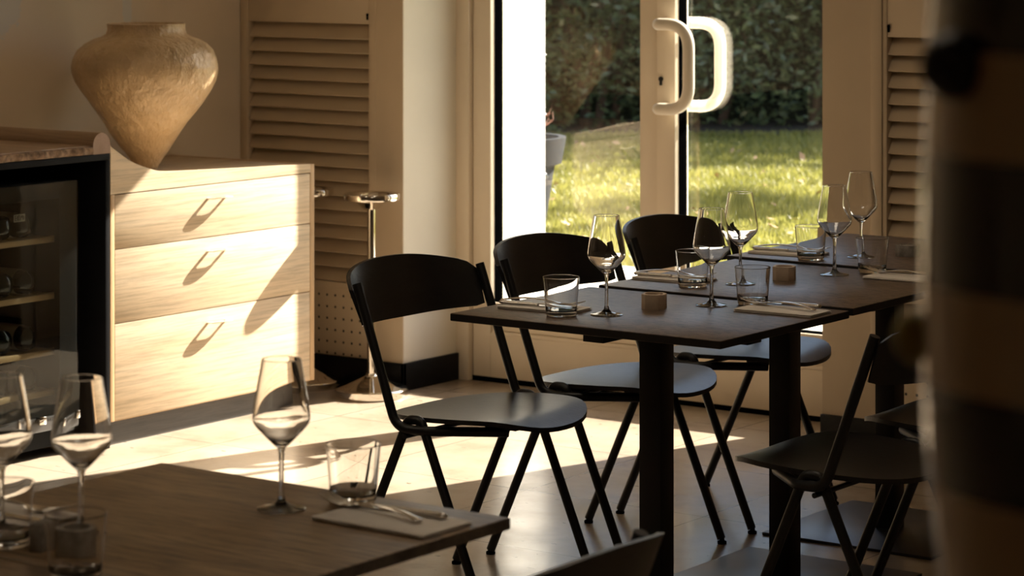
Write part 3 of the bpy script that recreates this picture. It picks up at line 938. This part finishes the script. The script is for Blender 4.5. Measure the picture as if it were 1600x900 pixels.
tm = MB()
tm.lathe(dense([(0, .0), (.030, .0), (.0335, .0015), (.0350, .005), (.0365, .022), (.0395, .060), (.0420, .0875), (.0415, .0886), (.0408, .0876), (.0382, .060), (.0352, .023), (.0330, .0145), (.028, .0115), (.015, .0105), (0, .0105)]), 64)
tm0 = tm.build('tumbler', 'glass', None, smooth=80)
tag(tm0, 'x', 'tumbler', 'water tumblers')
for i, (x, y, z, lb) in enumerate([
    (-3.439, 4.959, .740, 'water tumbler at the left setting of the nearest dark table'),
    (-3.178, 5.366, .740, 'water tumbler at the right setting of the nearest dark table, by the fork'),
    (-3.441, 5.524, .745, 'water tumbler at the left setting of the middle dark table'),
    (-3.214, 6.021, .745, 'water tumbler at the right setting of the middle dark table'),
    (-3.455, 6.132, .750, 'water tumbler at the left setting of the farthest dark table'),
    (-2.563, 3.141, .740, 'water tumbler behind the folded napkin on the foreground oak table'),
    (-2.779, 2.629, .740, 'water tumbler cut by the left edge of the photo'),
    (-2.556, 2.546, .740, 'water tumbler at the bottom edge in front of the grey block')]):
    o = tm0 if i == 0 else tm0.copy()
    if i: col.objects.link(o)
    o.location = (x, y, z); o['label'] = lb

# napkins: folded cloth, four layers thick
def napkin(w, d, seed):
    r = random.Random(seed)
    mb = MB()
    for k in range(3):
        z0 = .0002 + k * .0021
        n = 16
        dx = [r.uniform(-.002, .002) for _ in range(4)]
        rings = []
        for i in range(n + 1):
            x = -w / 2 + w * i / n
            wob = .0004 * math.sin(i * 1.1 + k)
            y0, y1 = -d / 2 + dx[0] + wob, d / 2 + dx[1] - wob
            if i == 0 or i == n: e = .0007
            else: e = 0
            rings.append([(x, y0, z0 + .0009), (x, y0 + .0015, z0 + e), (x, y1 - .0015, z0 + e), (x, y1, z0 + .0009), (x, y1 - .0015, z0 + .0020 - e), (x, y0 + .0015, z0 + .0020 - e)])
        mb.rings(rings)
    return mb
def fork_mesh():
    mb = MB()
    # x runs from the tines (0) to the end of the handle (.195)
    def ztop(x):
        if x < .052: return .0035 + .010 * ((.052 - x) / .052) ** 1.6 - .006 * math.sin(math.pi * min(1, x / .07))* .3
        return .0035 + .010 * math.sin(math.pi * min(1, (x - .052) / .143)) ** 1.0 * .85
    for k in range(4):
        y = -.0099 + .0066 * k
        pts, rad = [], []
        for i in range(9):
            x = .003 + .050 * i / 8
            pts.append((x, y * (1 - .04 * i / 8), ztop(x) + .001)); rad.append(.0010 + .0011 * min(1, i / 4))
        mb.tube(pts, rad, 8)
    rings = []
    for i in range(40):
        x = .046 + .149 * i / 39
        if x < .072: w = .0122 - .0085 * max(0, (x - .054) / .018) ** 1.3
        else: w = .0036 + .0050 * ((x - .072) / .123) ** 1.4
        if x > .189: w *= math.sqrt(max(0.05, 1 - ((x - .189) / .0062) ** 2))
        th = .0013 + .0008 * min(1, max(0, (x - .07) / .03))
        z = ztop(x)
        rings.append([(x, w * math.cos(a), z + .001 + th * math.sin(a)) for a in [2 * math.pi * j / 12 for j in range(12)]])
    mb.rings(rings)
    return mb
def knife_mesh_parts():
    bl, hd = MB(), MB()
    rings = []
    for i in range(24):
        x = .004 + .108 * i / 23
        q = i / 23
        back = .0075; edge_ = -.0095 + .010 * max(0, (.22 - q) / .22) ** 2 * 1.6
        if i == 0: back = .001; edge_ = -.001
        rings.append([(x, back, .0034), (x, edge_, .0030), (x, edge_, .0026), (x, back, .0018)])
    bl.rings(rings)
    rings = []
    for i in range(24):
        q = i / 23
        x = .108 + .104 * q
        w = .0052 + .0040 * q ** 1.5
        th = .0032 + .0016 * q
        if q > .93: w *= math.sqrt(max(.05, 1 - ((q - .93) / .0705) ** 2)); th *= math.sqrt(max(.08, 1 - ((q - .93) / .0705) ** 2))
        rings.append([(x, w * math.cos(a), .0052 + th * math.sin(a)) for a in [2 * math.pi * j / 14 for j in range(14)]])
    hd.rings(rings)
    return bl, hd
nap0 = None
fork0 = knife0 = None
# (where the napkin lies), cutlery heading: handle end to tine end
settings = [
    # napkin centre, size, turn, z ; fork (tip x,y -> end x,y) ; knife (tip -> end)
    ('foreground oak table', (-2.425, 3.060), (.212, .115), -.02, .740, (-2.582, 3.094), (-2.350, 3.052), (-2.566, 3.101), (-2.350, 3.100)),
    ('right setting of the nearest dark table', (-3.060, 5.300), (.200, .100), .03, .740, (-3.190, 5.338), (-2.995, 5.305), (-3.205, 5.366), (-3.000, 5.362)),
    ('left setting of the nearest dark table', (-3.530, 5.020), (.200, .095), .08, .740, (-3.440, 5.055), (-3.630, 5.030), (-3.430, 5.020), (-3.632, 4.998)),
    ('left setting of the middle dark table', (-3.545, 5.605), (.195, .095), .06, .745, (-3.445, 5.640), (-3.640, 5.612), (-3.440, 5.608), (-3.640, 5.585)),
    ('right setting of the middle dark table', (-3.080, 5.955), (.200, .100), .02, .745, (-3.215, 5.985), (-3.020, 5.955), (-3.200, 6.010), (-3.000, 6.006)),
    ('left setting of the farthest dark table', (-3.565, 6.205), (.200, .095), .06, .750, (-3.462, 6.250), (-3.655, 6.222), (-3.455, 6.210), (-3.655, 6.190)),
    ('left setting of the oak table, photo edge', (-2.905, 2.755), (.185, .110), .06, .740, (-2.815, 2.805), (-3.000, 2.760), (-2.815, 2.745), (-3.000, 2.735)),
]
for i, (where, c, sz, rot, zt, f0, f1, k0, k1) in enumerate(settings):
    if nap0 is None or True:
        o = napkin(sz[0], sz[1], i).build('napkin', 'napkin', None, smooth=50, recalc=True)
    o.location = (c[0], c[1], zt + .0002); o.rotation_euler = (0, 0, rot)
    tag(o, 'folded pale cloth napkin at the ' + where if 'setting' in where else 'folded pale cloth napkin on the ' + where + ', fork and knife on it', 'napkin', 'folded napkins')
    if fork0 is None:
        fork0 = fork_mesh().build('fork', 'cutlery', None, smooth=60, recalc=True); fo = fork0
    else:
        fo = fork0.copy(); col.objects.link(fo)
    zz = zt + .0068
    fo.scale = (1.12, 1.05, 1); fo.location = (f0[0], f0[1], zz); fo.rotation_euler = (0, 0, math.atan2(f1[1] - f0[1], f1[0] - f0[0]))
    tag(fo, 'steel fork lying on the napkin at the ' + where, 'fork', 'forks')
    if knife0 is None:
        knife0 = thing('table_knife', 'x', 'knife', (0, 0, 0), 0, 'knives')
        bl, hd = knife_mesh_parts()
        bl.build('blade', 'cutlery', knife0, smooth=30, recalc=True); hd.build('handle', 'cutlery', knife0, smooth=60, recalc=True)
        kn = knife0
    else:
        kn = copy_tree(knife0)
    kn.location = (k0[0], k0[1], zz - .0004); kn.rotation_euler = (0, 0, math.atan2(k1[1] - k0[1], k1[0] - k0[0]))
    kn['label'] = 'steel knife beside the fork at the ' + where

# stone tealight blocks
def block(name, mat, label, x, y, z, rz, a, b2, h, candle=None, cr=.021):
    t = thing(name, label, 'candle holder', (x, y, z), rz, 'stone tealight blocks')
    # block with chamfered corners and a round well
    ch_ = .012
    poly = [(-a + ch_, -b2), (a - ch_, -b2), (a, -b2 + ch_), (a, b2 - ch_), (a - ch_, b2), (-a + ch_, b2), (-a, b2 - ch_), (-a, -b2 + ch_)]
    n = 48
    mb = MB()
    def outer(k):
        ang = 2 * math.pi * k / n
        d = Vector((math.cos(ang), math.sin(ang)))
        best = 1e9
        for i in range(8):
            p, q = Vector(poly[i]), Vector(poly[(i + 1) % 8])
            e = q - p
            den = d.x * e.y - d.y * e.x
            if abs(den) < 1e-9: continue
            t_ = (p.x * e.y - p.y * e.x) / den
            s_ = (p.x * d.y - p.y * d.x) / den
            if t_ > 0 and -1e-6 <= s_ <= 1 + 1e-6: best = min(best, t_)
        return d * best
    O = [outer(k) for k in range(n)]
    I = [Vector((cr * math.cos(2 * math.pi * k / n), cr * math.sin(2 * math.pi * k / n))) for k in range(n)]
    mb.rings([[(p.x * .99, p.y * .99, 0) for p in O], [(p.x, p.y, .001) for p in O], [(p.x, p.y, h - .001) for p in O], [(p.x * .985, p.y * .985, h) for p in O],
              [(p.x, p.y, h) for p in I], [(p.x, p.y, h - .012) for p in I]])
    mb.build('block', mat, t, smooth=30, recalc=True)
    if candle:
        mb = MB(); mb.lathe([(0, h - .0118), (cr - .0015, h - .0118), (cr - .0015, h - candle), (cr * .5, h - candle - .001), (0, h - candle - .001)], 32)
        cd = mb.build('candle', 'wax', t)
        mb = MB(); mb.tube([(0, 0, h - candle - .001), (.001, 0, h - candle + .005), (.004, .001, h - candle + .009)], .0008, 6)
        mb.build('wick', 'label', cd)
    return t
block('tealight_block', 'stone', 'tan stone tealight block on the nearest dark table', -3.331, 5.180, .740, .35, .027, .027, .034)
block('tealight_block', 'stone', 'tan stone tealight block on the middle dark table', -3.325, 5.768, .745, .35, .027, .027, .034)
block('tealight_block', 'stone_dark', 'speckled dark stone block with wax candle on the farthest dark table', -3.285, 6.352, .750, .2, .030, .027, .030, .003)
block('tealight_block', 'stone_dark', 'grey stone tealight block on the foreground oak table behind a tumbler', -2.645, 2.636, .740, .3, .030, .026, .042)
mb = MB(); mb.box(-.010, .010, -.022, .022, 0, .040, .002)
o = mb.build('pepper_block', 'stone_dark', None); o.location = (-2.716, 2.642, .740); o.rotation_euler = (0, 0, .3)
tag(o, 'small dark upright block left of the grey tealight block', 'block')

# ------------------------------------------------------------------ striped vase close to the viewer, on its plinth
vx, vy = away(.334, 1.40)
mb = MB(); mb.box(-.15, .15, -.15, .15, 0, 1.10, .004)
o = mb.build('display_plinth', 'black', None); o.location = (vx, vy, 0); o.rotation_euler = (0, 0, TH)
tag(o, 'black square plinth below the striped vase', 'plinth')
sv = thing('striped_vase', 'large blurred vase with black and tan stripes at the right edge', 'vase', (vx, vy, 1.10), TH)
prof = [(0, 0), (.07, 0), (.080, .006), (.092, .06), (.104, .13), (.112, .20), (.1165, .25), (.118, .30), (.117, .36), (.1145, .42), (.112, .47), (.104, .53), (.085, .575), (.060, .60), (.052, .62), (.052, .66), (.047, .66), (.047, .60), (.08, .56), (.10, .50), (.105, .30), (.08, .03), (0, .02)]
fine = smooth_curve(prof, 3)
mb = MB(); mb.lathe([(max(0, r), h) for r, h in fine], 96)
mb.build('body', 'striped', sv, smooth=60)
for (dx, dy, dz, r, mt, lb) in ((-.109, -.045, .434, .0175, 'knob_grey', 'charcoal round knob'), (-.113, .030, .285, .0165, 'knob_olive', 'olive round knob'),
                            (.10, -.06, .36, .017, 'knob_grey', 'charcoal round knob'), (.06, .105, .22, .017, 'knob_olive', 'olive round knob')):
    mb = MB(); mb.sphere((dx, dy, dz), r)
    tag(mb.build('knob', mt, sv, smooth=80), lb)

# ------------------------------------------------------------------ outside: lawn, hedge, planter
def grid_ground(name, mat, X0, X1, Y0, Y1, z, label, cat, sub=1):
    mb = MB()
    pts = [away(X0, Y0), away(X1, Y0), away(X1, Y1), away(X0, Y1)]
    vs = [mb.bm.verts.new((p[0], p[1], z)) for p in pts]
    mb.bm.faces.new(vs)
    o = mb.build(name, mat, None, smooth=0, recalc=True)
    return tag(o, label, cat, kind='structure')
mb = MB()
vs = [mb.bm.verts.new(p) for p in ((-60, 8.88, GZ - .01), (40, 8.88, GZ - .01), (40, 80, GZ - .01), (-60, 80, GZ - .01))]
mb.bm.faces.new(vs)
tag(mb.build('lawn', 'turf', None, smooth=0, recalc=True), 'sunlit garden lawn outside the glass doors', 'lawn', kind='structure')

def soup(name, mat, verts, faces, parent=None):
    me = bpy.data.meshes.new(name)
    nf = len(faces)
    me.vertices.add(len(verts)); me.vertices.foreach_set('co', np.asarray(verts, dtype=np.float32).ravel())
    k = faces.shape[1]
    me.loops.add(nf * k); me.loops.foreach_set('vertex_index', faces.astype(np.int32).ravel())
    me.polygons.add(nf)
    me.polygons.foreach_set('loop_start', np.arange(0, nf * k, k, dtype=np.int32))
    me.update(calc_edges=True); me.validate()
    me.materials.append(M[mat])
    o = bpy.data.objects.new(name, me); col.objects.link(o)
    if parent is not None: o.parent = parent
    return o

# grass blades over the part of the lawn in view
NB = 120000
Yg = 9.0 + (17.6 - 9.0) * rng.random(NB) ** 0.8
Xg = (-0.06 + 0.30 * rng.random(NB)) * Yg
gx_, gy_ = Xg * CT - Yg * ST, Xg * ST + Yg * CT
ok = gy_ > 8.95
ok &= True
gx_, gy_ = gx_[ok], gy_[ok]
n = len(gx_)
clump = np.sin(gx_ * 3.1 + 1.3 * np.sin(gy_ * 2.3)) * np.sin(gy_ * 3.7 + gx_)
h = (0.022 + 0.030 * rng.random(n)) * (1 + 0.35 * clump)
ang = rng.random(n) * 2 * np.pi
lean = 0.7 * h * rng.random(n)
w = 0.0028 + 0.0026 * rng.random(n)
dx, dy = np.cos(ang), np.sin(ang)
ba = np.stack([gx_ - dy * w, gy_ + dx * w, np.full(n, GZ - .01)], 1)
bb = np.stack([gx_ + dy * w, gy_ - dx * w, np.full(n, GZ - .01)], 1)
mid = np.stack([gx_ + dx * lean * .35, gy_ + dy * lean * .35, GZ + h * .6], 1)
ma = mid + np.stack([-dy * w * .8, dx * w * .8, 0 * h], 1); mb_ = mid + np.stack([dy * w * .8, -dx * w * .8, 0 * h], 1)
tp = np.stack([gx_ + dx * lean, gy_ + dy * lean, GZ + h], 1)
V = np.concatenate([ba, bb, ma, mb_, tp]); I = np.arange(n)
F = np.concatenate([np.stack([I, I + n, I + 3 * n], 1), np.stack([I, I + 3 * n, I + 2 * n], 1), np.stack([I + 2 * n, I + 3 * n, I + 4 * n], 1)])
tag(soup('grass', 'grass', V, F), 'short yellow-green grass on the lawn outside the doors', 'grass', kind='stuff')

# fallen leaves
NL = 90
Yl = 11.2 + 6.3 * rng.random(NL); Xl = (0.0 + 0.16 * rng.random(NL)) * Yl
lx, ly = Xl * CT - Yl * ST, Xl * ST + Yl * CT
Vl, Fl = [], []
for i in range(NL):
    a = rng.random() * 6.28; s_ = .015 + .018 * rng.random(); t1, t2 = rng.normal(0, .4), rng.normal(0, .4)
    b0 = len(Vl)
    for px_, py_ in ((-1, 0), (0, .55), (1, 0), (0, -.55)):
        Vl.append((lx[i] + s_ * (px_ * math.cos(a) - py_ * math.sin(a)), ly[i] + s_ * (px_ * math.sin(a) + py_ * math.cos(a)), GZ + .03 + .012 * rng.random() + s_ * (t1 * px_ + t2 * py_)))
    Fl.append((b0, b0 + 1, b0 + 2, b0 + 3))
tag(soup('fallen_leaves', 'leaf_litter', np.array(Vl), np.array(Fl)), 'dry brown leaves scattered over the lawn', 'leaves', kind='stuff')

# hedge of dense dark shrubs behind the lawn
hd = thing('hedge', 'dense dark green hedge behind the lawn', 'hedge', (0, 0, 0), kind='stuff')
NH = 80000
Xh = -4.5 + 10.5 * rng.random(NH); Yh = np.zeros(NH)
Zh = GZ + 2.9 * rng.random(NH) ** 0.85
depth = rng.random(NH) ** 1.6 * 0.9
bulge = 0.35 * np.sin(Xh * 1.9 + .6) + 0.22 * np.sin(Xh * 4.3 + Zh * 2.1) + 0.15 * np.sin(Zh * 5 + Xh * 2.7)
front = 17.75 + np.where(Zh < GZ + .25, .35, 0) + (Zh - GZ) * .08
Yh = front - bulge * .6 + depth
hx, hy = Xh * CT - Yh * ST, Xh * ST + Yh * CT
P0 = np.stack([hx, hy, Zh], 1)
a1 = rng.normal(size=(NH, 3)); a1[:, 2] *= .6; a1 /= np.linalg.norm(a1, axis=1, keepdims=True)
a2 = np.cross(a1, rng.normal(size=(NH, 3))); a2 /= np.linalg.norm(a2, axis=1, keepdims=True)
ln = (0.022 + 0.026 * rng.random(NH))[:, None]; wd = ln * .42
V = np.concatenate([P0 - a1 * ln, P0 + a2 * wd, P0 + a1 * ln, P0 - a2 * wd]); I = np.arange(NH)
soup('foliage', 'hedge', V, np.stack([I, I + NH, I + 2 * NH, I + 3 * NH], 1), hd)
mb = MB()
for i in range(60):
    X = -4.3 + 10 * random.random(); Y = 18.3 + .5 * random.random()
    x, y = away(X, Y); x2, y2 = away(X + random.uniform(-.5, .5), Y + random.uniform(-.3, .2)); z2 = GZ + 1.2 + 1.5 * random.random()
    mb.tube([(x, y, GZ - .05), ((x + x2) / 2 + .05, (y + y2) / 2, (GZ + z2) / 2), (x2, y2, z2)], [.035, .025, .012], 7)
mb.build('stems', 'bark', hd)
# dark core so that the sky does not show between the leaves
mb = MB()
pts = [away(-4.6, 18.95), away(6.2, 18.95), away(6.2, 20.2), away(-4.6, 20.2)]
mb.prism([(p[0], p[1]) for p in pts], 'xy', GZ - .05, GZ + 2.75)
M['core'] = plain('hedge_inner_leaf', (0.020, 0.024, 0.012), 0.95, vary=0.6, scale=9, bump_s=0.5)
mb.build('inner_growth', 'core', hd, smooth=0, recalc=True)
mb = MB()
pts = [away(-5, 17.35), away(6.3, 17.6), away(6.3, 19.2), away(-5, 19.2)]
mb.prism([(p[0], p[1]) for p in pts], 'xy', GZ - .03, GZ + .012)
tag(mb.build('mulch_bed', 'mulch', None, smooth=0, recalc=True), 'strip of dark mulch at the foot of the hedge', 'soil', kind='structure')

# planter with a bare shrub
pl = thing('garden_planter', 'tall tapered grey planter with a bare shrub outside the left door pane', 'planter', (-6.247, 8.604, GZ), 0)
mb = MB(); mb.lathe([(0, 0), (.135, 0), (.140, .004), (.205, .405), (.232, .415), (.250, .512), (.250, .520), (.222, .520), (.215, .47), (0, .47)], 56)
mb.build('pot', 'pot', pl)
mb = MB(); mb.lathe([(.218, .478), (.15, .485), (.05, .492), (0, .494)], 32)
mb.build('soil', 'soil', pl, recalc=True)
mb = MB()
def twig(p, d, l, r, lvl):
    pts = [p]
    for k in range(4):
        d = (d + Vector((random.gauss(0, .18), random.gauss(0, .18), random.gauss(.05, .1)))).normalized()
        pts.append(pts[-1] + d * l / 4)
    mb.tube(pts, [r, r * .9, r * .75, r * .6, r * .4], 6)
    if lvl:
        for k in (1, 2, 3, 4):
            if random.random() < .8:
                twig(pts[k], (d + Vector((random.gauss(0, .6), random.gauss(0, .6), random.gauss(.1, .3)))).normalized(), l * .55, r * .55, lvl - 1)
for k in range(7):
    a = k * .9
    twig(Vector((.08 * math.cos(a), .08 * math.sin(a), .48)), Vector((.5 * math.cos(a), .5 * math.sin(a), 1)).normalized(), .12, .0035, 2)
mb.build('bare_branches', 'twig', pl)

# garden tree beyond the right edge of the view; its long limbs shade the lawn in bands
gt = thing('garden_tree', 'spreading garden tree right of the view, shading the lawn', 'tree', (0, 0, 0))
def w3(X, Y, z):
    p = away(X, Y); return (p[0], p[1], z)
mb = MB()
mb.tube([w3(7.4, 17.2, GZ - .05), w3(7.35, 17.1, 1.6), w3(7.2, 17.0, 3.2), w3(7.1, 17.0, 5.2), w3(7.2, 17.1, 7.0)], [.22, .18, .15, .11, .05], 12)
mb.build('trunk', 'bark', gt)
limbs = [[(7.2, 17.0, 3.1), (6.4, 16.2, 3.7), (5.4, 15.75, 3.85), (4.2, 15.75, 3.95)], [(7.15, 17.0, 3.5), (6.6, 18.0, 4.0), (5.8, 18.45, 4.1), (4.9, 18.5, 4.15)],
         [(7.1, 17.0, 4.6), (8.2, 16.6, 5.2), (9.0, 16.4, 5.6)], [(7.1, 17.0, 5.0), (7.6, 18.0, 6.0), (7.9, 18.6, 6.4)]]
lv, lf = [], []
for L in limbs:
    mb = MB(); mb.tube([w3(*p) for p in L], [.085, .06, .04, .015][:len(L)], 9)
    mb.build('limb', 'bark', gt)
    for i in range(700):
        k = random.random() * (len(L) - 1.001); a = int(k); t = k - a
        if k < .5: continue
        q = [L[a][d] * (1 - t) + L[a + 1][d] * t for d in range(3)]
        c = Vector(w3(q[0] + random.gauss(0, .16), q[1] + random.gauss(0, .17), q[2] + random.gauss(0, .12)))
        u_ = Vector((random.gauss(0, 1), random.gauss(0, 1), random.gauss(0, .5))).normalized()
        v_ = u_.cross(Vector((random.gauss(0, 1), random.gauss(0, 1), random.gauss(0, 1)))).normalized()
        s_ = random.uniform(.05, .09); b0 = len(lv)
        lv += [c - u_ * s_, c + v_ * s_ * .45, c + u_ * s_, c - v_ * s_ * .45]; lf.append((b0, b0 + 1, b0 + 2, b0 + 3))
fo_ = soup('foliage', 'hedge', np.array([tuple(v) for v in lv]), np.array(lf), gt)
fo_['kind'] = 'stuff'
